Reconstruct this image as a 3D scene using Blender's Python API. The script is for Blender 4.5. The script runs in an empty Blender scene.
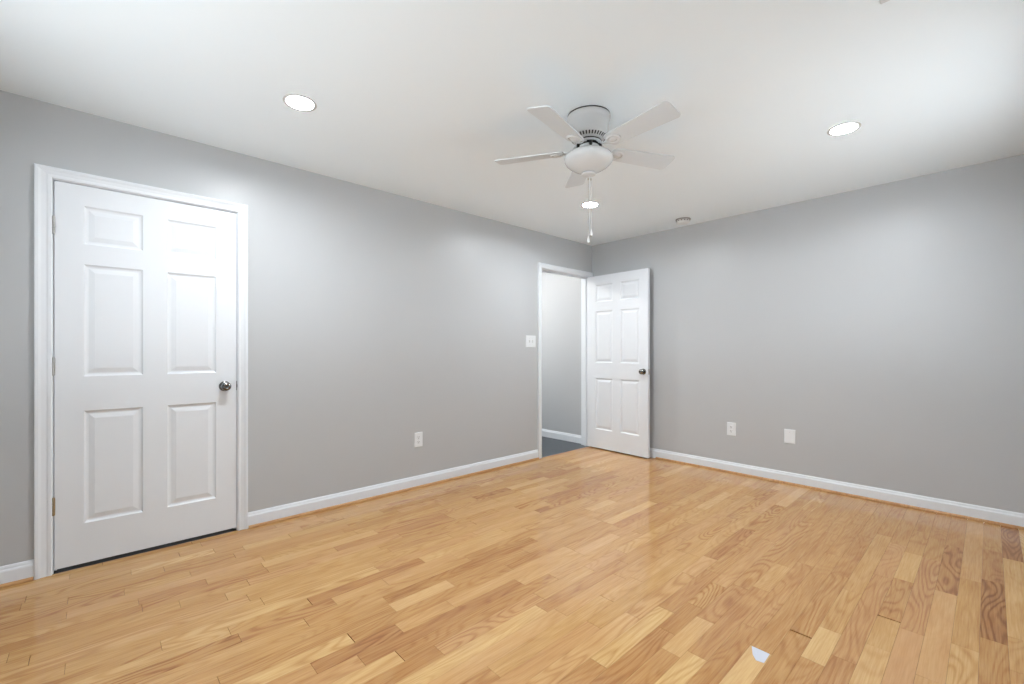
import bpy, bmesh, math, random
from mathutils import Vector, Matrix
random.seed(11)
C = bpy.context.scene.collection
SC = bpy.context.scene
PI = math.pi

# ------------------------------------------------------------------ camera
CAM = (3.3087, -4.4064, 1.15994)
F_PX, YAW, SHIFT_PX = 443.78, 0.82252, 8.73
cd = bpy.data.cameras.new('camera')
cam = bpy.data.objects.new('camera', cd); C.objects.link(cam)
cam.location = CAM
cam.rotation_euler = (PI / 2, 0, YAW)
cd.sensor_width = 36.0
cd.lens = F_PX * 36.0 / 1024.0
cd.shift_y = SHIFT_PX / 1024.0
cd.clip_start = 0.02
SC.camera = cam

# ------------------------------------------------------------------ exposure, added daylight fill
SC.view_settings.view_transform = 'Standard'
SC.view_settings.look = 'None'
SC.view_settings.gamma = 1.0
SC.view_settings.use_curve_mapping = False
SC.view_settings.exposure = 0.42
CAN_STRENGTH = 470.0
CAN_COLOR = (0.92, 0.965, 1.0)
SKY, UP_FILL = 0.20, 4.9  # dim sky, and a bright lower hemisphere added as fill for the ceiling
w = bpy.data.worlds.new('world'); SC.world = w
w.use_nodes = True
bg = w.node_tree.nodes['Background']
bg.inputs[1].default_value = 1.0
wn = w.node_tree
_tc = wn.nodes.new('ShaderNodeTexCoord'); _sx = wn.nodes.new('ShaderNodeSeparateXYZ')
wn.links.new(_tc.outputs['Generated'], _sx.inputs[0])
_mr = wn.nodes.new('ShaderNodeMapRange')
wn.links.new(_sx.outputs['Z'], _mr.inputs[0])
for _i, _v in ((1, -0.12), (2, 0.04), (3, 1.0), (4, 0.0)): _mr.inputs[_i].default_value = _v
_mx = wn.nodes.new('ShaderNodeMix'); _mx.data_type = 'RGBA'
_mx.inputs[6].default_value = (0.80 * SKY, 0.92 * SKY, 1.0 * SKY, 1)
_mx.inputs[7].default_value = (0.92 * UP_FILL, 0.97 * UP_FILL, 1.0 * UP_FILL, 1)
wn.links.new(_mr.outputs[0], _mx.inputs[0])
wn.links.new(_mx.outputs[2], bg.inputs[0])
SC.cycles.max_bounces = 10
SC.cycles.diffuse_bounces = 7
SC.cycles.sample_clamp_indirect = 6.0

# ------------------------------------------------------------------ materials
def mat(name, col, rough=0.5, metal=0.0, spec=0.5, coat=0.0, bump=None, emit=None, strength=0.0):
    m = bpy.data.materials.new(name); m.use_nodes = True
    nt = m.node_tree; b = nt.nodes['Principled BSDF']
    b.inputs['Base Color'].default_value = (*col, 1)
    b.inputs['Roughness'].default_value = rough
    b.inputs['Metallic'].default_value = metal
    b.inputs['Specular IOR Level'].default_value = spec
    b.inputs['Coat Weight'].default_value = coat
    if emit:
        b.inputs['Emission Color'].default_value = (*emit, 1)
        b.inputs['Emission Strength'].default_value = strength
    tc = nt.nodes.new('ShaderNodeTexCoord')
    n = nt.nodes.new('ShaderNodeTexNoise')
    sc, st, dist = bump if bump else (180.0, 0.03, 0.0005)
    n.inputs['Scale'].default_value = sc
    n.inputs['Detail'].default_value = 2
    nt.links.new(tc.outputs['Object'], n.inputs['Vector'])
    bp = nt.nodes.new('ShaderNodeBump')
    bp.inputs['Strength'].default_value = st
    bp.inputs['Distance'].default_value = dist
    nt.links.new(n.outputs['Fac'], bp.inputs['Height'])
    nt.links.new(bp.outputs['Normal'], b.inputs['Normal'])
    return m

M = {}
M['wall'] = mat('grey_wall_paint', (0.468, 0.485, 0.50), 0.37, spec=0.5, bump=(260, 0.10, 0.0006))
M['ceiling'] = mat('white_ceiling_paint', (0.80, 0.875, 0.925), 0.75, spec=0.25, bump=(120, 0.06, 0.0008))
M['white'] = mat('white_semigloss_paint', (0.715, 0.75, 0.79), 0.40, spec=0.5, bump=(90, 0.03, 0.0005))
M['fanwhite'] = mat('white_enamel', (0.61, 0.635, 0.655), 0.35, spec=0.5)
M['fanhousing'] = mat('white_enamel_housing', (0.52, 0.525, 0.525), 0.3, spec=0.5)
M['blade'] = mat('white_blade_laminate', (0.63, 0.68, 0.72), 0.45, spec=0.4)
M['opal'] = mat('opal_glass', (0.60, 0.625, 0.64), 0.18, spec=0.5)
M['plastic'] = mat('white_plastic', (0.745, 0.775, 0.80), 0.3)
M['shadowed'] = mat('shadowed_plastic', (0.30, 0.30, 0.30), 0.4)
M['baffle'] = mat('satin_baffle', (0.50, 0.50, 0.50), 0.5)
M['slot'] = mat('dark_slot', (0.03, 0.03, 0.03), 0.5)
M['black'] = mat('black_metal', (0.015, 0.015, 0.015), 0.4, 0.3)
M['pewter'] = mat('pewter_metal', (0.20, 0.20, 0.20), 0.18, 1.0)
M['steel'] = mat('satin_steel', (0.52, 0.51, 0.49), 0.35, 1.0)
M['brass'] = mat('aged_brass', (0.42, 0.36, 0.24), 0.4, 1.0)
M['chain'] = mat('nickel_chain', (0.50, 0.50, 0.50), 0.35, 0.6)
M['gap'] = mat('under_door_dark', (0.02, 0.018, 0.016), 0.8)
M['lens'] = mat('lamp_lens', (0.9, 0.9, 0.9), 0.5, emit=CAN_COLOR, strength=CAN_STRENGTH)
M['halllens'] = mat('hall_lamp_lens', (0.9, 0.9, 0.9), 0.5, emit=(1.0, 0.97, 0.93), strength=700.0)
M['glass'] = mat('fill_window_glass', (1, 1, 1), 0.0)
M['glass'].node_tree.nodes['Principled BSDF'].inputs['Transmission Weight'].default_value = 1.0
M['glass'].node_tree.nodes['Principled BSDF'].inputs['IOR'].default_value = 1.01

def math_node(nt, op, a, b=None, c=None):
    n = nt.nodes.new('ShaderNodeMath'); n.operation = op
    for i, v in enumerate((a, b, c)):
        if v is None: continue
        if isinstance(v, (int, float)): n.inputs[i].default_value = v
        else: nt.links.new(v, n.inputs[i])
    return n.outputs[0]

def comb(nt, x, y, z):
    n = nt.nodes.new('ShaderNodeCombineXYZ')
    for i, v in enumerate((x, y, z)):
        if isinstance(v, (int, float)): n.inputs[i].default_value = v
        else: nt.links.new(v, n.inputs[i])
    return n.outputs[0]

def mixc(nt, f, a, b, mode='MIX'):
    n = nt.nodes.new('ShaderNodeMix'); n.data_type = 'RGBA'; n.blend_type = mode
    ins = [n.inputs[0], n.inputs[6], n.inputs[7]]
    for s, v in zip(ins, (f, a, b)):
        if isinstance(v, (int, float)): s.default_value = v
        elif isinstance(v, tuple): s.default_value = (*v, 1)
        else: nt.links.new(v, s)
    return n.outputs[2]

def noise(nt, vec, scale, detail=2, rough=0.5, dist=0.0):
    n = nt.nodes.new('ShaderNodeTexNoise')
    nt.links.new(vec, n.inputs['Vector'])
    n.inputs['Scale'].default_value = scale; n.inputs['Detail'].default_value = detail
    n.inputs['Roughness'].default_value = rough; n.inputs['Distortion'].default_value = dist
    return n.outputs['Fac']

def maprange(nt, v, a, b, c, d):
    n = nt.nodes.new('ShaderNodeMapRange')
    nt.links.new(v, n.inputs[0])
    for i, k in enumerate((a, b, c, d)): n.inputs[i + 1].default_value = k
    return n.outputs[0]

def wood_material(name, boards=True):
    """oak strip flooring: per-board tone from the 'board' attribute, contour grain along the board"""
    m = bpy.data.materials.new(name); m.use_nodes = True
    nt = m.node_tree; b = nt.nodes['Principled BSDF']
    tc = nt.nodes.new('ShaderNodeTexCoord')
    sx = nt.nodes.new('ShaderNodeSeparateXYZ'); nt.links.new(tc.outputs['Object'], sx.inputs[0])
    x, y, z = sx.outputs
    if boards:
        at = nt.nodes.new('ShaderNodeAttribute'); at.attribute_name = 'board'
        sa = nt.nodes.new('ShaderNodeSeparateColor'); nt.links.new(at.outputs['Color'], sa.inputs[0])
        tone, pink, rnd = sa.outputs
        grain = at.outputs['Alpha']
    else:
        v = nt.nodes.new('ShaderNodeValue'); v.outputs[0].default_value = 0.50
        tone = pink = rnd = grain = v.outputs[0]
    ox = math_node(nt, 'MULTIPLY_ADD', rnd, 37.3, x)
    oy = math_node(nt, 'MULTIPLY_ADD', rnd, 91.7, y)
    oz = math_node(nt, 'MULTIPLY', rnd, 13.1)
    # cathedral contour grain
    v1 = comb(nt, math_node(nt, 'MULTIPLY', ox, 7.0), math_node(nt, 'MULTIPLY', oy, 1.25), oz)
    n1 = noise(nt, v1, 1.0, 1.5, 0.45, 0.25)
    ph = math_node(nt, 'MULTIPLY', n1, 105.0)
    cont = math_node(nt, 'MULTIPLY_ADD', math_node(nt, 'SINE', ph), 0.5, 0.5)
    cont = math_node(nt, 'POWER', cont, 2.4)
    # fine streaks
    v2 = comb(nt, math_node(nt, 'MULTIPLY', ox, 210.0), math_node(nt, 'MULTIPLY', oy, 7.0), oz)
    n2 = noise(nt, v2, 1.0, 3, 0.6)
    # broad tonal wander inside a board
    v3 = comb(nt, math_node(nt, 'MULTIPLY', ox, 26.0), math_node(nt, 'MULTIPLY', oy, 3.4), oz)
    n3 = noise(nt, v3, 1.0, 2, 0.5)
    t = math_node(nt, 'ADD', tone, math_node(nt, 'MULTIPLY', math_node(nt, 'SUBTRACT', n3, 0.5), 0.38))
    t = math_node(nt, 'ADD', t, math_node(nt, 'MULTIPLY', math_node(nt, 'SUBTRACT', n2, 0.5), 0.62))
    g = math_node(nt, 'MULTIPLY', cont, math_node(nt, 'MULTIPLY', grain, -0.30))
    t = math_node(nt, 'ADD', t, g)
    ramp = nt.nodes.new('ShaderNodeValToRGB'); nt.links.new(t, ramp.inputs[0])
    e = ramp.color_ramp.elements
    e[0].position = 0.05; e[0].color = (0.210, 0.075, 0.019, 1)
    e[1].position = 1.0; e[1].color = (0.635, 0.420, 0.185, 1)
    k = e.new(0.35); k.color = (0.375, 0.180, 0.058, 1)
    k = e.new(0.62); k.color = (0.485, 0.275, 0.100, 1)
    pk = mixc(nt, math_node(nt, 'MULTIPLY', pink, 0.45), ramp.outputs[0], (0.54, 0.29, 0.15), 'MIX')
    nt.links.new(pk, b.inputs['Base Color'])
    b.inputs['Roughness'].default_value = 0.12 if boards else 0.4
    b.inputs['Specular IOR Level'].default_value = 0.5
    # gentle ripple of the varnish
    vb = comb(nt, math_node(nt, 'MULTIPLY', ox, 14.0), math_node(nt, 'MULTIPLY', oy, 2.5), oz)
    nb = noise(nt, vb, 1.0, 1, 0.5)
    h = math_node(nt, 'ADD', math_node(nt, 'MULTIPLY', nb, 1.0), math_node(nt, 'MULTIPLY', n2, 0.04))
    bp = nt.nodes.new('ShaderNodeBump'); bp.inputs['Strength'].default_value = 0.20; bp.inputs['Distance'].default_value = 0.0016
    nt.links.new(h, bp.inputs['Height']); nt.links.new(bp.outputs['Normal'], b.inputs['Normal'])
    return m
M['oak'] = wood_material('oak_boards')
M['oak_trim'] = wood_material('oak_shoe_molding', False)

def hall_floor_material():
    m = bpy.data.materials.new('slate_vinyl'); m.use_nodes = True
    nt = m.node_tree; b = nt.nodes['Principled BSDF']
    tc = nt.nodes.new('ShaderNodeTexCoord')
    mp = nt.nodes.new('ShaderNodeMapping'); mp.inputs['Scale'].default_value = (4, 40, 1)
    nt.links.new(tc.outputs['Object'], mp.inputs[0])
    n = noise(nt, mp.outputs[0], 1.0, 3, 0.6)
    col = mixc(nt, n, (0.030, 0.036, 0.043), (0.070, 0.080, 0.092))
    nt.links.new(col, b.inputs['Base Color'])
    b.inputs['Roughness'].default_value = 0.4
    return m
M['slate'] = hall_floor_material()

# ------------------------------------------------------------------ mesh helpers
def obj(name, bm, m, parent=None, smooth=False, mats=None, kind=None, loc=None):
    bmesh.ops.recalc_face_normals(bm, faces=bm.faces[:])
    me = bpy.data.meshes.new(name); bm.to_mesh(me); bm.free()
    for k in (mats or [m]): me.materials.append(k)
    if smooth:
        for p in me.polygons: p.use_smooth = True
        try: me.set_sharp_from_angle(angle=math.radians(38))
        except Exception: pass
    o = bpy.data.objects.new(name, me); C.objects.link(o)
    if loc: o.location = loc
    if parent: o.parent = parent
    if kind: o['kind'] = kind
    return o

def box(bm, a, b, bev=0.0, seg=2, mi=0):
    """axis-aligned box from corner a to corner b, optionally bevelled"""
    lo = [min(p, q) for p, q in zip(a, b)]; hi = [max(p, q) for p, q in zip(a, b)]
    r = bmesh.ops.create_cube(bm, size=1.0)
    vs = r['verts']
    for v in vs:
        v.co = Vector([lo[i] + (v.co[i] + 0.5) * (hi[i] - lo[i]) for i in range(3)])
    fs = {f for v in vs for f in v.link_faces}
    for f in fs: f.material_index = mi
    if bev > 0:
        es = list({e for v in vs for e in v.link_edges})
        bmesh.ops.bevel(bm, geom=es, offset=bev, segments=seg, affect='EDGES', profile=0.5)
    return vs

def lathe(bm, prof, origin=(0, 0, 0), axis='Z', seg=48, mi=0, cap=True):
    """revolve [(r, h)] about an axis through origin"""
    O = Vector(origin)
    def P(r, h, a):
        c, s = r * math.cos(a), r * math.sin(a)
        return O + (Vector((c, s, h)) if axis == 'Z' else Vector((h, c, s)) if axis == 'X' else Vector((c, h, s)))
    rings = [[bm.verts.new(P(r, h, 2 * PI * i / seg)) for i in range(seg)] for r, h in prof]
    for k in range(len(rings) - 1):
        for i in range(seg):
            j = (i + 1) % seg
            f = bm.faces.new((rings[k][i], rings[k][j], rings[k + 1][j], rings[k + 1][i])); f.material_index = mi
    if cap:
        for rg in (rings[0], rings[-1]):
            f = bm.faces.new(rg); f.material_index = mi

def sweep_profile(bm, prof, path_pts, mitre_dirs):
    """prof [(u, v)] placed at each path point: point + u*dirU + v*dirV"""
    rings = []
    for p, (du, dv) in zip(path_pts, mitre_dirs):
        rings.append([bm.verts.new(Vector(p) + Vector(du) * u + Vector(dv) * v) for u, v in prof])
    n = len(prof)
    for k in range(len(rings) - 1):
        for i in range(n):
            j = (i + 1) % n
            bm.faces.new((rings[k][i], rings[k][j], rings[k + 1][j], rings[k + 1][i]))
    bm.faces.new(rings[0]); bm.faces.new(rings[-1])

def tube(bm, pts, r, seg=8):
    rings = []
    for i, p in enumerate(pts):
        p = Vector(p)
        a = Vector(pts[max(0, i - 1)]); b = Vector(pts[min(len(pts) - 1, i + 1)])
        d = (b - a).normalized()
        u = d.cross(Vector((0, 0, 1)))
        if u.length < 1e-3: u = d.cross(Vector((1, 0, 0)))
        u.normalize(); v = d.cross(u)
        rr = r[i] if isinstance(r, (list, tuple)) else r
        rings.append([bm.verts.new(p + (u * math.cos(2 * PI * k / seg) + v * math.sin(2 * PI * k / seg)) * rr) for k in range(seg)])
    for k in range(len(rings) - 1):
        for i in range(seg):
            j = (i + 1) % seg
            bm.faces.new((rings[k][i], rings[k][j], rings[k + 1][j], rings[k + 1][i]))
    bm.faces.new(rings[0]); bm.faces.new(rings[-1])

def thing(name, label, cat, loc=(0, 0, 0), rot=(0, 0, 0), group=None):
    o = bpy.data.objects.new(name, None); C.objects.link(o)
    o.empty_display_size = 0.05
    o.location = loc; o.rotation_euler = rot
    o['label'] = label; o['category'] = cat
    if group: o['group'] = group
    return o

# ------------------------------------------------------------------ room dimensions
H = 2.44
XR, YB = 3.68, -5.15            # right wall, back wall (both behind the camera's view)
WT = 0.12                       # wall thickness
D1A, D1B = -4.584, -3.759       # left-wall closet door opening (y)
D2A, D2B = -0.900, -0.060       # far doorway opening (y)
DH = 2.049                      # opening height

# ---- floor
W = 0.0768; X0 = 3.357
JOINTS = {  # row: list of (y of a board's far end, tone, pink, grain) ordered far to near; tone None = random
    0: [(0, .50, .2, .3), (-0.62, .40, .2, .4), (-1.12, .30, .0, .9), (-1.79, .52, .0, .5), (-2.35, .5, .2, .5)],
    -1: [(0, .22, .3, .9), (-0.70, .66, .1, .2), (-1.70, .62, .1, .4), (-1.98, .55, .2, .5), (-2.5, .6, .1, .4)],
    1: [(0, .62, .4, .2), (-1.18, .56, .0, .3), (-1.93, .74, .0, .8), (-2.6, .5, .2, .5)],
    2: [(0, .40, .4, .2), (-0.70, .38, .3, .9), (-1.435, .64, .6, .1), (-2.262, .62, .4, .4), (-2.8, .5, .2, .5)],
    3: [(0, .45, .4, .3), (-0.60, .50, .2, .4), (-1.02, .48, .6, .9), (-1.95, .58, .8, .3), (-2.9, .5, .2, .5)],
    4: [(0, .44, .2, .3), (-0.55, .52, .2, .5), (-1.00, .74, .0, .1), (-1.43, .48, .2, .7), (-1.90, .64, .0, .2), (-2.18, .74, .1, .4), (-2.7, .5, .2, .5)],
    5: [(0, .5, .2, .3), (-0.9, .52, .6, .5), (-1.46, .50, .4, .6), (-2.36, .42, .3, .6), (-2.9, .5, .2, .4)],
    6: [(0, .45, .2, .3), (-0.8, .6, .1, .2), (-1.75, .62, .0, .5), (-2.186, .86, .0, .1), (-2.455, .52, .2, .4), (-3.0, .5, .2, .4)],
    7: [(0, .5, .2, .3), (-0.9, .42, .2, .3), (-1.6, .52, .1, .6), (-2.298, .50, .1, .5), (-2.9, .6, .1, .4)],
    8: [(0, .5, .2, .3), (-0.7, .50, .2, .3), (-1.35, .50, .1, .2), (-2.528, .92, .2, .3), (-3.1, .5, .2, .4)],
    9: [(0, .55, .2, .3), (-1.0, .50, .2, .3), (-1.6, .50, .3, .5), (-2.40, .45, .2, .5), (-3.1, .5, .2, .4)],
    10: [(0, .5, .2, .3), (-0.8, .50, .2, .3), (-1.7, .66, .1, .3), (-2.05, .50, .3, .5), (-2.742, .88, .0, .7), (-3.2, .5, .2, .4)],
    11: [(0, .5, .2, .3), (-0.9, .55, .2, .8), (-2.10, .46, .3, .6), (-2.494, .76, .2, .2), (-2.80, .52, .3, .4), (-3.3, .5, .2, .4)],
    13: [(0, .5, .2, .3), (-0.9, .55, .2, .4), (-1.6, .5, .2, .4), (-2.05, .45, .3, .4), (-2.545, .84, .0, .7), (-3.05, .52, .3, .4), (-3.5, .5, .2, .4)],
    18: [(0, .5, .2, .3), (-0.8, .6, .1, .3), (-1.5, .5, .2, .4), (-2.3, .45, .3, .4), (-2.95, .82, .0, .4), (-3.75, .52, .3, .4)],
    20: [(0, .5, .2, .3), (-1.0, .5, .1, .3), (-1.9, .56, .2, .4), (-2.7, .45, .1, .4), (-3.57, .80, .1, .5), (-4.2, .52, .3, .4)],
    23: [(0, .5, .2, .3), (-0.7, .5, .1, .3), (-1.3, .76, .2, .2), (-1.9, .45, .1, .4), (-2.8, .50, .1, .4), (-3.662, .82, .0, .9), (-4.4, .52, .1, .4)],
    24: [(0, .5, .2, .3), (-1.1, .5, .1, .3), (-1.9, .6, .2, .2), (-2.6, .50, .1, .4), (-3.124, .80, .4, .2), (-3.44, .52, .1, .5), (-4.1, .6, .1, .4)],
    26: [(0, .5, .2, .3), (-0.9, .5, .1, .3), (-1.5, .8, .1, .2), (-1.8, .50, .1, .4), (-2.9, .56, .2, .5), (-3.76, .66, .1, .5), (-4.4, .6, .1, .4)],
    28: [(0, .5, .2, .3), (-0.9, .5, .1, .3), (-1.6, .6, .1, .2), (-2.5, .72, .0, .3), (-3.1, .36, .3, .5), (-3.695, .62, .0, .5), (-4.014, .70, .0, .6), (-4.6, .6, .1, .4)],
    30: [(0, .5, .2, .3), (-1.2, .4, .1, .3), (-1.9, .6, .1, .2), (-2.8, .66, .0, .5), (-3.855, .60, .0, .3), (-4.5, .6, .1, .4)],
    32: [(0, .5, .2, .3), (-0.8, .4, .1, .3), (-1.5, .6, .1, .2), (-2.3, .55, .0, .5), (-3.2, .66, .0, .3), (-3.97, .55, .1, .4), (-4.6, .6, .1, .4)],
}
GAPS = {(7, -2.298): .011, (4, -1.90): .009, (28, -3.695): .0025, (23, -3.662): .003, (20, -3.57): .0025, (26, -3.76): .0015}
bm = bmesh.new()
lay = bm.loops.layers.float_color.new('board')
def board(x0, x1, y0, y1, col, gap_far=0.0005):
    g = 0.00035
    vs = [bm.verts.new((x, y, 0)) for x, y in ((x0 + g, y0 + g), (x1 - g, y0 + g), (x1 - g, y1 - gap_far), (x0 + g, y1 - gap_far))]
    f = bm.faces.new(vs)
    for l in f.loops: l[lay] = col
    r = bmesh.ops.extrude_face_region(bm, geom=[f])
    for v in [q for q in r['geom'] if isinstance(q, bmesh.types.BMVert)]: v.co.z = -0.012
    for q in r['geom']:
        if isinstance(q, bmesh.types.BMFace):
            for l in q.loops: l[lay] = col
row = -5
while True:
    xr = X0 - W * row; xl = xr - W
    if xr < 0.0: break
    xr_, xl_ = min(xr, XR), max(xl, 0.0)
    if xr_ - xl_ > 0.002:
        if row in JOINTS:
            js = [(0.0 if i == 0 else j[0], j[1], j[2], j[3]) for i, j in enumerate(JOINTS[row])]
            yy = js[-1][0] - random.uniform(.4, .9)
        else:
            js = []; yy = 0.0
        while yy > YB:
            t = random.gauss(.585, .062)
            if random.random() < .12: t = random.uniform(.74, .88)
            if random.random() < .08: t = random.uniform(.36, .45)
            js.append((yy, t, max(0, random.gauss(.22, .2)), random.choice((.1, .3, .4, .6, .9))))
            yy -= random.choice((.28, .38, .5, .62, .75, .9)) * random.uniform(.9, 1.1) if js else 0
        for i, (yf, t, p, g) in enumerate(js):
            yn = js[i + 1][0] if i + 1 < len(js) else YB
            gp = GAPS.get((row, yf), 0.0006 if random.random() < .8 else .0011)
            board(xl_, xr_, yn, yf, (min(1, max(0, t)), min(1, p), random.random(), g), gp)
    row += 1
n_board = len(bm.faces)
box(bm, (0, YB, -0.012), (XR, 0, -0.10), mi=1)
M['subfloor'] = mat('dark_seam_filler', (0.13, 0.065, 0.03), 0.7)
floor = obj('floor', bm, None, mats=[M['oak'], M['subfloor']], kind='structure')

# whitish patch on the end of the pale board by the camera: its own thin piece
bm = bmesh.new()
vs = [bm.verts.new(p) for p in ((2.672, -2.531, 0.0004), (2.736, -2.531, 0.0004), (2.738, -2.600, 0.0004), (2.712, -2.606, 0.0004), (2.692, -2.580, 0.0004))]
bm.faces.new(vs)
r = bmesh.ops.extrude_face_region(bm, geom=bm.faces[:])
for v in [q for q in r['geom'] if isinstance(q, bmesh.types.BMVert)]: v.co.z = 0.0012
M['offwhite'] = mat('glossy_offwhite', (0.56, 0.58, 0.64), 0.15)
o = obj('whitish_patch', bm, M['offwhite'])
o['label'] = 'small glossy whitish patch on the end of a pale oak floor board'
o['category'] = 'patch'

# ---- ceiling, with a round hole for each recessed lamp
CANS = [(.883, -3.649), (.918, -1.252), (2.735, -1.259), (2.735, -3.649)]
CAN_R, CAN_DEPTH = .066, .011
bm = bmesh.new()
xs = [-WT, .73, 1.07, 2.58, 2.89, XR + WT]
ys = [YB - WT, -3.80, -3.50, -1.41, -1.10, WT]
for x0, x1 in zip(xs, xs[1:]):
    for y0, y1 in zip(ys, ys[1:]):
        hole = [c for c in CANS if x0 < c[0] < x1 and y0 < c[1] < y1]
        if not hole:
            bm.faces.new([bm.verts.new(p) for p in ((x0, y0, H), (x1, y0, H), (x1, y1, H), (x0, y1, H))])
            continue
        cx, cy = hole[0]; n = 48; inn, out = [], []
        for i in range(n):
            a = 2 * PI * i / n; c, s_ = math.cos(a), math.sin(a)
            k = min(((x1 - cx) if c > 0 else (cx - x0)) / max(abs(c), 1e-6), ((y1 - cy) if s_ > 0 else (cy - y0)) / max(abs(s_), 1e-6))
            inn.append(bm.verts.new((cx + CAN_R * c, cy + CAN_R * s_, H))); out.append(bm.verts.new((cx + k * c, cy + k * s_, H)))
        for i in range(n): bm.faces.new((inn[i], inn[(i + 1) % n], out[(i + 1) % n], out[i]))
        for sx_, sy_ in ((x1, y1), (x0, y1), (x0, y0), (x1, y0)):      # fill the four clipped corners of the cell
            ang = math.atan2(sy_ - cy, sx_ - cx) % (2 * PI); i = int(ang / (2 * PI / n)); o0, o1 = out[i], out[(i + 1) % n]
            if abs(o0.co.x - o1.co.x) > 1e-4 and abs(o0.co.y - o1.co.y) > 1e-4:
                bm.faces.new((o0, bm.verts.new((sx_, sy_, H)), o1))
box(bm, (-WT, YB - WT, H + .018), (XR + WT, WT, H + 0.12))
ceil = obj('ceiling', bm, M['ceiling'], kind='structure')
for p in ceil.data.polygons:      # the room-side skin faces down
    if abs(p.center.z - H) < 1e-4 and p.normal.z > 0: p.flip()

# ---- walls
def wall_pieces(bm, axis, pos0, pos1, a, b, holes, z1=H):
    """wall slab along y (axis 'x') or x (axis 'y') between a and b with rectangular holes (u0,u1,z0,z1)"""
    us = sorted({a, b, *[h[0] for h in holes], *[h[1] for h in holes]})
    for u0, u1 in zip(us, us[1:]):
        hs = [h for h in holes if h[0] <= u0 + 1e-6 and h[1] >= u1 - 1e-6]
        spans = [(0.0, z1)] if not hs else [(0.0, hs[0][2]), (hs[0][3], z1)]
        for z0_, z1_ in spans:
            if z1_ - z0_ < 1e-4: continue
            if axis == 'x': box(bm, (pos0, u0, z0_), (pos1, u1, z1_))
            else: box(bm, (u0, pos0, z0_), (u1, pos1, z1_))
    bmesh.ops.remove_doubles(bm, verts=bm.verts[:], dist=1e-5)
    # drop coincident inner faces between neighbouring blocks
    seen = {}
    for f in bm.faces[:]:
        k = tuple(round(c, 4) for c in f.calc_center_median())
        seen.setdefault(k, []).append(f)
    for fs in seen.values():
        if len(fs) > 1: bmesh.ops.delete(bm, geom=fs, context='FACES_ONLY')

bm = bmesh.new()
wall_pieces(bm, 'x', -WT, 0, YB, 0, [(D1A - .019, D1B + .019, 0, DH + .019), (D2A - .019, D2B + .019, 0, DH + .019)])
obj('wall_left', bm, M['wall'], kind='structure')
bm = bmesh.new(); wall_pieces(bm, 'y', 0, WT, -1.45, XR + WT, []); obj('wall_far', bm, M['wall'], kind='structure')
WB = (0.75, 2.95, 0.75, 2.10)       # unseen back-wall opening, added for fill daylight (x0, x1, z0, z1)
WR = (-2.10, -0.80, 0.75, 2.00)     # unseen right-wall opening, added to brighten the far ceiling (y0, y1, z0, z1)
bm = bmesh.new(); wall_pieces(bm, 'y', YB - WT, YB, -WT, XR + WT, [WB]); obj('wall_back', bm, M['wall'], kind='structure')
bm = bmesh.new(); wall_pieces(bm, 'x', XR, XR + WT, YB, 0, [WR]); obj('wall_right', bm, M['wall'], kind='structure')

def fill_window(name, rect, axis, pos):  # windows out of view, added to let fill light in
    u0, u1, z0, z1 = rect
    def B(bm, ua, ub, za, zb, d0, d1, bev=.003):
        if axis == 'y': box(bm, (ua, pos + d0, za), (ub, pos + d1, zb), bev)
        else: box(bm, (pos + d0, ua, za), (pos + d1, ub, zb), bev)
    s = -1 if axis == 'y' else 1
    bm = bmesh.new()
    mid = (z0 + z1) / 2
    for a, b, c, d in ((u0, u0 + .05, z0, z1), (u1 - .05, u1, z0, z1), (u0, u1, z0, z0 + .05), (u0, u1, z1 - .05, z1), (u0, u1, mid - .025, mid + .025)):
        B(bm, a, b, c, d, s * .03, s * .08)
    fr = obj(name, bm, M['white'], kind='structure')
    bm = bmesh.new(); B(bm, u0 + .02, u1 - .02, z0 + .02, z1 - .02, s * .052, s * .056, 0)
    obj('fill_window_pane', bm, M['glass'], fr)
    bm = bmesh.new()
    for a, b, c, d in ((u0 - .06, u0, z0 - .06, z1 + .06), (u1, u1 + .06, z0 - .06, z1 + .06), (u0, u1, z1, z1 + .06), (u0 - .02, u1 + .02, z0 - .06, z0)):
        B(bm, a, b, c, d, 0, -s * .016)
    obj('fill_window_casing', bm, M['white'], fr)
    ld = bpy.data.lights.new('fill_portal', 'AREA'); ld.shape = 'RECTANGLE'
    ld.size, ld.size_y = u1 - u0, z1 - z0
    ld.cycles.is_portal = True
    lo = bpy.data.objects.new('fill_portal', ld); C.objects.link(lo)
    if axis == 'y':
        lo.location = ((u0 + u1) / 2, pos + s * .11, (z0 + z1) / 2); lo.rotation_euler = (PI / 2, 0, 0)
        lo.rotation_euler = Vector((0, 1, 0)).to_track_quat('-Z', 'Y').to_euler()
    else:
        lo.location = (pos + s * .11, (u0 + u1) / 2, (z0 + z1) / 2)
        lo.rotation_euler = Vector((-1, 0, 0)).to_track_quat('-Z', 'Y').to_euler()
fill_window('fill_window_1', WB, 'y', YB)
fill_window('fill_window_2', WR, 'x', XR)

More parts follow.
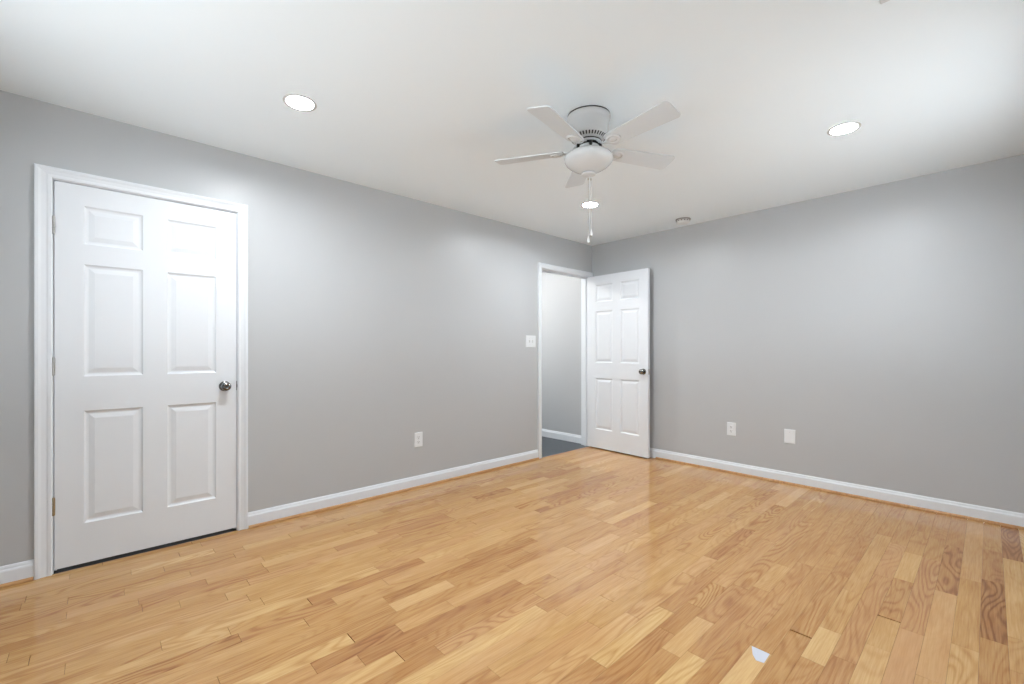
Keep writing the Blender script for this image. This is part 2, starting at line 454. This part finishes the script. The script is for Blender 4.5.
# ---- hall beyond the far doorway, closet behind the near door
bm = bmesh.new(); box(bm, (-1.45, -1.75, -0.10), (0.0, 0.0, -0.001)); obj('floor_hall', bm, M['slate'], kind='structure')
bm = bmesh.new(); box(bm, (-1.57, -1.87, H), (-WT, WT, H + .12)); obj('ceiling_hall', bm, M['ceiling'], kind='structure')
bm = bmesh.new(); box(bm, (-1.57, -1.87, 0), (-1.45, WT, H)); obj('wall_hall_left', bm, M['wall'], kind='structure')
bm = bmesh.new(); box(bm, (-1.45, -1.87, 0), (-WT, -1.75, H)); obj('wall_hall_back', bm, M['wall'], kind='structure')
bm = bmesh.new(); box(bm, (-.75, D1A - .1, 0), (-.63, D1B + .1, H)); obj('wall_closet', bm, M['wall'], kind='structure')
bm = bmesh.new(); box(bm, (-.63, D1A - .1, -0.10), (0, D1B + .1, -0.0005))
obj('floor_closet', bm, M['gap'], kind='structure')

# ---- baseboards with a moulded top, and oak shoe moulding
BASE = [(0, 0), (.013, 0), (.013, .072), (.0115, .078), (.008, .083), (.0072, .090), (.004, .098), (0, .100)]
SHOE = [(0, 0), (.0150, 0), (.0150, .005), (.0135, .010), (.0105, .0140), (.006, .0162), (0, .0165)]
def run(name, m, prof, p0, p1, out, kind='structure', parent=None):
    bm = bmesh.new()
    sweep_profile(bm, prof, [p0, p1], [(out, (0, 0, 1))] * 2)
    return obj(name, bm, m, parent, kind=kind)
CW = .056   # casing width
L1, L2 = D1A - .004 - .063, D1B + .004 + CW
L3 = D2A - .004 - CW
run('baseboard_left', M['white'], BASE, (0, YB, 0), (0, L1, 0), (1, 0, 0))
run('baseboard_left.001', M['white'], BASE, (0, L2, 0), (0, L3, 0), (1, 0, 0))
run('baseboard_far', M['white'], BASE, (0, 0, 0), (XR, 0, 0), (0, -1, 0))
run('baseboard_right', M['white'], BASE, (XR, YB, 0), (XR, 0, 0), (-1, 0, 0))
run('baseboard_back', M['white'], BASE, (0, YB, 0), (XR, YB, 0), (0, 1, 0))
run('baseboard_hall', M['white'], BASE, (-1.45, 0, 0), (-WT, 0, 0), (0, -1, 0))
run('trim_1', M['oak_trim'], SHOE, (.013, YB, 0), (.013, L1 - .002, 0), (1, 0, 0))
run('trim_2', M['oak_trim'], SHOE, (.013, L2 + .004, 0), (.013, L3, 0), (1, 0, 0))
run('trim_3', M['oak_trim'], SHOE, (.86, -.013, 0), (XR, -.013, 0), (0, -1, 0))

# ---- door casings (moulded) and jambs
CAS = [(0, 0), (0, .010), (.004, .0125), (.012, .0125), (.018, .0105), (.034, .0135), (.044, .0180), (.052, .0190), (CW, .0175), (CW, 0)]
def casing(name, ya, yb, zt, wl=CW, wr=CW):
    """three mitred legs round an opening on the plane x = 0"""
    bm = bmesh.new()
    r = .004
    ya -= r; yb += r; zt += r
    wL, wR = wl / CW, wr / CW
    prof = CAS
    pts = [((0, ya, 0), ((0, -wL, 0), (1, 0, 0))), ((0, ya, zt), ((0, -wL, 1), (1, 0, 0))), ((0, yb, zt), ((0, wR, 1), (1, 0, 0))), ((0, yb, 0), ((0, wR, 0), (1, 0, 0)))]
    sweep_profile(bm, prof, [p for p, _ in pts], [d for _, d in pts])
    c = obj(name, bm, M['white'], kind='structure')
    return c
def jamb(name, ya, yb, zt):
    bm = bmesh.new()
    for a, b in ((ya - .019, ya), (yb, yb + .019)): box(bm, (-WT, a, 0), (0.0005, b, zt + .019), .001, 1)
    box(bm, (-WT, ya, zt), (0.0005, yb, zt + .019), .001, 1)
    # stops
    for a, b in ((ya, ya + .011), (yb - .011, yb)): box(bm, (-.075, a, 0), (-.040, b, zt), .002, 1)
    box(bm, (-.075, ya + .011, zt - .011), (-.040, yb - .011, zt), .002, 1)
    return obj(name, bm, M['white'], kind='structure')
casing('trim_4', D1A, D1B, DH, wl=.063); jamb('trim_5', D1A, D1B, DH)
casing('trim_6', D2A, D2B, DH, wr=.050); jamb('trim_7', D2A, D2B, DH)
# strike plate on the far jamb
bm = bmesh.new(); box(bm, (-.032, D2A, .89), (-.004, D2A + .0022, .95), .0006, 1)
box(bm, (-.026, D2A + .002, .905), (-.012, D2A + .0026, .935), 0, mi=1)
obj('strike_plate', bm, None, bpy.data.objects['trim_7'], mats=[M['steel'], M['slot']])

# ---- six-panel door leaf; local frame: u = width (hinge at 0), d = depth (front face at 0, back at -T), z = height
def leaf_mesh(width, zb, zt, T=.035):
    bm = bmesh.new()
    st = .110; mid = .110
    pw = (width - 2 * st - mid) / 2
    us = [0, st, st + pw, st + pw + mid, width - st, width]
    zs = [zb, .234, .837, 1.022, 1.624, 1.733, 1.937, zt]
    rings = [(0, 0), (.003, -.0035), (.008, -.0075), (.014, -.0090), (.019, -.0090), (.043, -.0025), (.046, -.0025)]
    for side in (0, 1):
        def V(u, z, d):
            return bm.verts.new((u, d if side == 0 else -T - d, z))
        for i in range(5):
            for j in range(7):
                u0, u1, z0, z1 = us[i], us[i + 1], zs[j], zs[j + 1]
                if i in (1, 3) and j in (1, 3, 5):
                    prev = None
                    for ins, d in rings:
                        q = [V(u0 + ins, z0 + ins, d), V(u1 - ins, z0 + ins, d), V(u1 - ins, z1 - ins, d), V(u0 + ins, z1 - ins, d)]
                        if prev:
                            for k in range(4): bm.faces.new((prev[k], prev[(k + 1) % 4], q[(k + 1) % 4], q[k]))
                        prev = q
                    bm.faces.new(prev)
                else:
                    bm.faces.new((V(u0, z0, 0), V(u1, z0, 0), V(u1, z1, 0), V(u0, z1, 0)))
    # edges
    def q4(a, b, c, d): bm.faces.new([bm.verts.new(p) for p in (a, b, c, d)])
    for i in range(5):
        for z in (zb, zt):
            q4((us[i], 0, z), (us[i + 1], 0, z), (us[i + 1], -T, z), (us[i], -T, z))
    for j in range(7):
        for u in (0, width):
            q4((u, 0, zs[j]), (u, 0, zs[j + 1]), (u, -T, zs[j + 1]), (u, -T, zs[j]))
    bmesh.ops.remove_doubles(bm, verts=bm.verts[:], dist=1e-5)
    return bm

def knob_parts(door, u, z, side, T=.035):
    """pewter knob with rose; side +1 on the front face, -1 on the back face"""
    def h(v): return v if side > 0 else -T - v
    bm = bmesh.new()
    lathe(bm, [(.001, h(.0105)), (.018, h(.0105)), (.026, h(.008)), (.031, h(.004)), (.0325, h(0))], (u, 0, z), 'Y', 40)
    rose = obj('rose', bm, M['pewter'], None, True)
    bm = bmesh.new()
    pr = [(.011, .009), (.0105, .022), (.013, .027), (.020, .031), (.0255, .037), (.0275, .044), (.0265, .051), (.0215, .0575), (.014, .061), (.0125, .0600), (.004, .0600)]
    lathe(bm, [(r, h(v)) for r, v in pr], (u, 0, z), 'Y', 40)
    k = obj('door_knob', bm, M['pewter'], door, True)
    rose.parent = k
    return k

def hinge(door, u, z, m, T=.035):
    bm = bmesh.new()
    for i in range(5):
        z0 = z - .044 + i * .0178
        lathe(bm, [(.0055, z0), (.0062, z0 + .0008), (.0062, z0 + .0164), (.0055, z0 + .0172)], (u, .006, 0), 'Z', 16)
    lathe(bm, [(.003, z - .047), (.005, z - .045), (.005, z + .046), (.003, z + .049)], (u, .006, 0), 'Z', 12)
    box(bm, (u - .012, -.001, z - .044), (u + .001, .0018, z + .044), .0005, 1)
    return obj('hinge', bm, m, door, True)

# closed closet door in the left wall: hinge at the near end (y = D1A), front face towards +x
LW = (D1B - D1A) - .006
bm = leaf_mesh(LW, .020, DH - .004)
door1 = obj('door_1', bm, M['white'], kind='structure')
door1['label'] = 'closed white six-panel door with dark round knob in the left wall'
door1.matrix_world = Matrix(((0, 1, 0, -.001), (1, 0, 0, D1A + .004), (0, 0, 1, 0), (0, 0, 0, 1)))
for z, m in ((1.812, 'steel'), (1.078, 'steel'), (.350, 'brass')): hinge(door1, -.003, z, M[m])
knob_parts(door1, LW - .064, .935, 1)
bm = bmesh.new()
box(bm, (LW - .001, -.012, .905), (LW + .003, .0010, .965), .0006, 1)
box(bm, (LW - .000, -.004, .925), (LW + .0042, .0030, .945), .001, 1)
obj('latch', bm, M['black'], door1, False)

# open door at the far doorway, swung back parallel to the far wall
LW2 = .812
bm = leaf_mesh(LW2, .014, DH - .006)
door2 = obj('door_2', bm, M['white'], kind='structure')
door2['label'] = 'white six-panel door standing open against the far wall'
ang = math.atan2((-.1225) - (-.0960), LW2)
# front face looks to -y: local u -> +x, local d -> -y
ca, sa = math.cos(ang), math.sin(ang)
door2.matrix_world = Matrix(((ca, sa, 0, .0155), (sa, -ca, 0, -.0960), (0, 0, 1, 0), (0, 0, 0, 1)))
knob_parts(door2, LW2 - .056, .935, 1)
knob_parts(door2, LW2 - .056, .935, -1)
for z in (1.812, 1.078, .350):
    bm = bmesh.new()
    lathe(bm, [(.003, z - .047), (.006, z - .044), (.006, z + .044), (.003, z + .047)], (-.016, -.035, 0), 'Z', 14)
    box(bm, (-.014, -.037, z - .044), (.0005, -.012, z + .044), .0005, 1)
    obj('hinge', bm, M['white'], door2, True)
bm = bmesh.new()
box(bm, (LW2 - .0005, -.030, .905), (LW2 + .0015, -.005, .963), .0005, 1)
box(bm, (LW2, -.023, .922), (LW2 + .011, -.012, .946), .002, 1)
obj('latch', bm, M['steel'], door2)

# ------------------------------------------------------------------ electrical plates
GP = 'white wall outlet and switch plates'
def plate_obj(name, m, wdt, hgt, parent):
    """plate in the local y-z plane facing +x"""
    bm = bmesh.new()
    a, b = wdt / 2, hgt / 2
    vs0 = [bm.verts.new((0, y, z)) for y, z in ((-a, -b), (a, -b), (a, b), (-a, b))]
    vs1 = [bm.verts.new((.0035, y, z)) for y, z in ((-a, -b), (a, -b), (a, b), (-a, b))]
    c = .004
    vs2 = [bm.verts.new((.0062, y, z)) for y, z in ((-a + c, -b + c), (a - c, -b + c), (a - c, b - c), (-a + c, b - c))]
    for p, q in ((vs0, vs1), (vs1, vs2)):
        for k in range(4): bm.faces.new((p[k], p[(k + 1) % 4], q[(k + 1) % 4], q[k]))
    bm.faces.new(vs2); bm.faces.new(vs0)
    return obj(name, bm, m, parent)
def screw(y, z, parent):
    bm = bmesh.new(); lathe(bm, [(.0034, .006), (.0034, .0070), (.002, .0076)], (0, y, z), 'X', 14)
    box(bm, (.0070, y - .0028, z - .0005), (.0079, y + .0028, z + .0005), mi=1)
    return obj('screw', bm, None, parent, mats=[M['plastic'], M['slot']])
def outlet(label, loc, rz):
    t = thing('wall_outlet', label, 'outlet', loc, (0, 0, rz), None)
    plate_obj('cover_plate', M['plastic'], .080, .124, t)
    for s in (1, -1):
        bm = bmesh.new()
        zc = s * .0195
        n = 28; pts = []
        for i in range(n):
            a = 2 * PI * i / n
            pts.append((max(-.0165, min(.0165, .0185 * math.cos(a))), max(-.0140, min(.0140, .0175 * math.sin(a)))))
        lo = [bm.verts.new((.006, y, zc + z)) for y, z in pts]; hi = [bm.verts.new((.0078, y * .96, zc + z * .96)) for y, z in pts]
        for k in range(n): bm.faces.new((lo[k], lo[(k + 1) % n], hi[(k + 1) % n], hi[k]))
        bm.faces.new(hi)
        box(bm, (.0074, -.0078, zc - .001), (.0082, -.0052, zc + .009), mi=1)
        box(bm, (.0074, .0052, zc - .000), (.0082, .0078, zc + .008), mi=1)
        lathe(bm, [(.0032, .0074), (.0032, .0082)], (0, 0, zc - .0075), 'X', 14, mi=1)
        obj('receptacle', bm, None, t, mats=[M['plastic'], M['slot']])
    screw(0, 0, t)
    return t
outlet('white outlet plate on the wall with the closed door, above its long baseboard', (0, -2.423, .404), 0)
outlet('white outlet plate on the far wall, the plate nearer the open door', (1.634, 0, .415), -PI / 2)
t = thing('blank_wall_plate', 'plain white cover plate with one screw, farther from the open door', 'wall plate', (2.122, 0, .413), (0, 0, -PI / 2))
plate_obj('cover_plate', M['plastic'], .084, .122, t); screw(0, .036, t)
t = thing('light_switch', 'white double toggle light switch beside the open doorway casing', 'light switch', (0, -1.066, 1.259), (0, 0, 0))
plate_obj('cover_plate', M['plastic'], .146, .124, t)
for s, up in ((-1, 1), (1, -1)):
    bm = bmesh.new()
    box(bm, (.0058, s * .023 - .005, -.012), (.0068, s * .023 + .005, .012), mi=1)
    vs = box(bm, (.004, s * .023 - .0042, -.0055), (.017, s * .023 + .0042, .0055), .001, 1)
    for v in bm.verts:
        if v.co.x > .012: v.co.z += up * .006
    obj('toggle', bm, None, t, mats=[M['plastic'], M['steel']])
    for z in (.030, -.030): screw(s * .023, z, t)

# ------------------------------------------------------------------ recessed lamps
def can(label, x, y, lensmat='lens', r=CAN_R - .001, deep=CAN_DEPTH):
    t = thing('recessed_ceiling_light', label, 'ceiling light', (x, y, H), (0, 0, 0))
    bm = bmesh.new()
    lathe(bm, [(r - .0015, deep + .002), (r - .0012, -.0015), (r + .002, -.0030), (r + .010, -.0035), (r + .014, -.002), (r + .015, 0), (r, 0), (r, deep + .002)], seg=48, cap=False)
    obj('trim_ring', bm, M['baffle'], t, True)
    bm = bmesh.new()
    lathe(bm, [(.002, deep + .003), (r - .001, deep + .003), (r - .001, deep), (.002, deep - .001)], seg=48)
    obj('lens', bm, M[lensmat], t, True)
    return t
can('bright round ceiling light above the wall with the closed door', .883, -3.649)
can('bright round ceiling light seen behind the fan pull chains', .918, -1.252)
can('bright round ceiling light over the bare stretch of far wall', 2.735, -1.259)
can('round ceiling light in the back corner behind the ceiling vent', 2.735, -3.649)
can('round hall ceiling light beyond the open doorway', -1.05, -.95, 'halllens', .065, -.004)

# ------------------------------------------------------------------ smoke detector
t = thing('smoke_detector', 'small round white smoke detector on the ceiling near the far wall', 'smoke detector', (1.275, -.245, H))
bm = bmesh.new(); lathe(bm, [(.070, 0), (.070, -.008), (.064, -.012), (.058, -.012)]); obj('base', bm, M['shadowed'], t, True)
bm = bmesh.new(); lathe(bm, [(.060, -.011), (.063, -.026), (.058, -.036), (.040, -.042), (.010, -.044)], seg=48)
for i in range(14):
    a = 2 * PI * i / 14
    r0 = .0605
    q = [bm.verts.new((r0 * math.cos(a + s * .10) * k, r0 * math.sin(a + s * .10) * k, zz)) for s, k, zz in ((-1, 1.025, -.0160), (1, 1.025, -.0160), (1, 1.045, -.0240), (-1, 1.045, -.0240))]
    f = bm.faces.new(q); f.material_index = 1
obj('cover', bm, None, t, mats=[M['plastic'], M['slot']])

# ------------------------------------------------------------------ ceiling register
t = thing('ceiling_vent', 'white ceiling vent cut off by the top edge of the photo', 'vent', (3.035, -2.301, H))
bm = bmesh.new()
L_, D_ = .34, .17
for a, b in (((0, 0), (L_, -.022)), ((0, -D_ + .022), (L_, -D_)), ((0, -.022), (.022, -D_ + .022)), ((L_ - .022, -.022), (L_, -D_ + .022))):
    box(bm, (a[0], a[1], -.007), (b[0], b[1], 0), .002, 1)
obj('frame', bm, M['fanwhite'], t)
bm = bmesh.new()
for i in range(11):
    y = -.030 - i * .011
    vs = box(bm, (.022, y - .006, -.006), (L_ - .022, y + .004, -.005))
    for v in vs: v.co.z += (v.co.y - y) * .5
obj('louvre', bm, M['fanwhite'], t)
bm = bmesh.new(); box(bm, (.022, -.022, -.001), (L_ - .022, -D_ + .022, 0)); obj('duct_opening', bm, M['slot'], t)

# ------------------------------------------------------------------ ceiling fan
FX, FY = 1.815, -2.448
fan = thing('ceiling_fan', 'white five-blade flush-mount ceiling fan with a frosted bowl light', 'ceiling fan', (FX, FY, H))
bm = bmesh.new(); lathe(bm, [(.1155, 0), (.1155, -.009)], seg=64); obj('shadow_gap_ring', bm, M['black'], fan, True)  # black ring in place of the shadow gap under the ceiling
bm = bmesh.new()
lathe(bm, [(.090, -.0075), (.117, -.0075), (.1175, -.010), (.116, -.022), (.110, -.028), (.107, -.036), (.105, -.085), (.103, -.108), (.099, -.117), (.080, -.134), (.074, -.138), (.050, -.139)], seg=64)
hs = obj('motor_housing', bm, M['fanhousing'], fan, True)
bm = bmesh.new()
N = 36
for i in range(N):   # slots on the sloped shoulder
    a = 2 * PI * i / N; da = .042
    q = []
    for s, r, z in ((-1, .0970, -.1190), (1, .0970, -.1190), (1, .0830, -.1313), (-1, .0830, -.1313)):
        q.append(bm.verts.new(((r + .0006) * math.cos(a + s * da), (r + .0006) * math.sin(a + s * da), z - .0007)))
    f = bm.faces.new(q)
r = bmesh.ops.extrude_face_region(bm, geom=bm.faces[:])
for v in [q for q in r['geom'] if isinstance(q, bmesh.types.BMVert)]: v.co.z += .0004
obj('vent_slots', bm, M['slot'], hs)
bm = bmesh.new(); lathe(bm, [(.060, -.1385), (.070, -.139), (.070, -.143), (.062, -.150), (.062, -.158), (.058, -.161), (.040, -.162)], seg=48)
obj('flywheel', bm, M['black'], fan, True)
bm = bmesh.new(); lathe(bm, [(.062, -.1435), (.069, -.145), (.070, -.151), (.066, -.154), (.061, -.1545)], seg=48); obj('flywheel_band', bm, M['fanwhite'], fan, True)
bm = bmesh.new(); lathe(bm, [(.046, -.158), (.050, -.160), (.050, -.166), (.044, -.168), (.030, -.168)], seg=40); obj('switch_cup', bm, M['black'], fan, True)
# light kit
bm = bmesh.new(); lathe(bm, [(.030, -.162), (.050, -.163), (.056, -.166), (.060, -.176), (.061, -.186), (.055, -.188)], seg=48)
fit = obj('light_fitter', bm, M['fanwhite'], fan, True)
bm = bmesh.new()
lathe(bm, [(.058, -.180), (.062, -.184), (.068, -.191), (.086, -.197), (.108, -.205), (.124, -.216), (.132, -.229), (.131, -.242), (.123, -.256), (.108, -.270), (.086, -.284), (.062, -.296), (.042, -.304), (.012, -.309)], seg=64)
bowl = obj('glass_bowl', bm, M['opal'], fan, True)
bm = bmesh.new(); lathe(bm, [(.010, -.308), (.036, -.310), (.040, -.314), (.038, -.319), (.026, -.324), (.010, -.327)], seg=40)
fin = obj('finial', bm, M['fanwhite'], fan, True)
# black shoulder screws under the motor
for k in range(5):
    a = math.radians(-78.3 + 36 + 72 * k)
    bm = bmesh.new()
    lathe(bm, [(.0060, -.158), (.0085, -.162), (.0090, -.178), (.006, -.182)], (.064 * math.cos(a), .064 * math.sin(a), 0), 'Z', 14)
    obj('motor_screw', bm, M['black'], fan, True)
# blades + irons
ZB, RB, WB_, PITCH = 2.256 - H, .530, .129, .205
def blade_bm():
    bm = bmesh.new()
    pts = []
    r0, w0, r1, w1 = .136, .098, RB, WB_
    def arc(cx, cy, rad, a0, a1, n=7):
        return [(cx + rad * math.cos(math.radians(a0 + (a1 - a0) * i / n)), cy + rad * math.sin(math.radians(a0 + (a1 - a0) * i / n))) for i in range(n + 1)]
    cr = .026
    pts += arc(r1 - cr, w1 / 2 - cr, cr, 90, 0) + arc(r1 - cr, -w1 / 2 + cr, cr, 0, -90)
    pts += arc(r0 + .022, -w0 / 2 + .022, .022, -90, -180) + arc(r0 + .022, w0 / 2 - .022, .022, 180, 90)
    lo = [bm.verts.new((x, y, -.0028)) for x, y in pts]; hi = [bm.verts.new((x, y, .0028)) for x, y in pts]
    n = len(pts)
    for k in range(n): bm.faces.new((lo[k], lo[(k + 1) % n], hi[(k + 1) % n], hi[k]))
    bm.faces.new(lo); bm.faces.new(hi)
    return bm
def iron_bm():
    bm = bmesh.new()
    # arm from the flywheel, dipping out to the medallion under the blade root
    top, bot = [], []
    st = [(.056, .013, .030), (.072, .011, .026), (.088, .009, .012), (.104, .0085, .000), (.120, .0085, -.0040), (.140, .014, -.0045)]
    rings = []
    for x, hw, z in st:
        rings.append([bm.verts.new(p) for p in ((x, -hw, z - .003), (x, hw, z - .003), (x, hw * .8, z + .003), (x, -hw * .8, z + .003))])
    for a, b in zip(rings, rings[1:]):
        for k in range(4): bm.faces.new((a[k], a[(k + 1) % 4], b[(k + 1) % 4], b[k]))
    bm.faces.new(rings[0]); bm.faces.new(rings[-1])
    # oval medallion with raised rim
    n = 36; cx = .174
    prof = [(1.0, -.0028), (1.0, -.0065), (.90, -.0100), (.74, -.0100), (.64, -.0062), (.52, -.0062), (.40, -.0105), (.15, -.0120)]
    prev = None
    for k, z in prof:
        rg = [bm.verts.new((cx + .043 * k * math.cos(2 * PI * i / n), .034 * k * math.sin(2 * PI * i / n), z)) for i in range(n)]
        if prev:
            for i in range(n): bm.faces.new((prev[i], prev[(i + 1) % n], rg[(i + 1) % n], rg[i]))
        else: bm.faces.new(rg)
        prev = rg
    bm.faces.new(prev)
    return bm
b0 = obj('fan_blade', blade_bm(), M['blade'], None, False)
i0 = obj('blade_iron', iron_bm(), M['fanwhite'], None, True)
for k in range(5):
    a = math.radians(-78.3) + k * 2 * PI / 5
    R_ = Matrix.Translation((0, 0, ZB)) @ Matrix.Rotation(a, 4, 'Z') @ Matrix.Rotation(-PITCH, 4, 'X')
    b = b0 if k == 0 else b0.copy()
    i = i0 if k == 0 else i0.copy()
    if k: C.objects.link(b); C.objects.link(i)
    b.parent = fan; b.matrix_local = R_
    i.parent = b; i.matrix_local = Matrix()
# pull chains
r_ = Vector((math.cos(YAW), math.sin(YAW), 0))
for off, ztop, zp, zend, wob in ((-.0015, -.322, 1.785, 1.749, 0), (.0135, -.318, 1.822, 1.788, 1)):
    bm = bmesh.new()
    px, py = r_.x * off, r_.y * off
    z = ztop; zbot = zp - H
    tube(bm, [(px, py, z + .004), (px, py, (z + zbot) / 2), (px, py, zbot)], .0011, 6)
    n = int((z - zbot) / .0062)
    for k in range(n):
        m4 = Matrix.Translation((px, py, z - (k + .5) * .0062))
        bmesh.ops.create_icosphere(bm, subdivisions=1, radius=.0020, matrix=m4)
    ch = obj('pull_chain', bm, M['chain'], fan, True)
    bm = bmesh.new(); lathe(bm, [(.0015, .004), (.0040, .002), (.0042, -.008), (.0015, -.010)], (px, py, -.338 - .002 * wob), 'Z', 12)
    obj('chain_connector', bm, M['steel'], ch, True)
    bm = bmesh.new()
    zt_, zb_ = zp - H, zend - H
    Lp = zt_ - zb_
    lathe(bm, [(.0018, zt_ + .002), (.0035, zt_ - .1 * Lp), (.0050, zt_ - .35 * Lp), (.0075, zt_ - .7 * Lp), (.0082, zt_ - .93 * Lp), (.0065, zb_)], (px, py, 0), 'Z', 20)
    if wob: lathe(bm, [(.0035, zb_ - .0002), (.0030, zb_ - .003)], (px, py, 0), 'Z', 12, mi=1)
    obj('pull_pendant', bm, None, ch, True, mats=[M['plastic'], M['slot']])
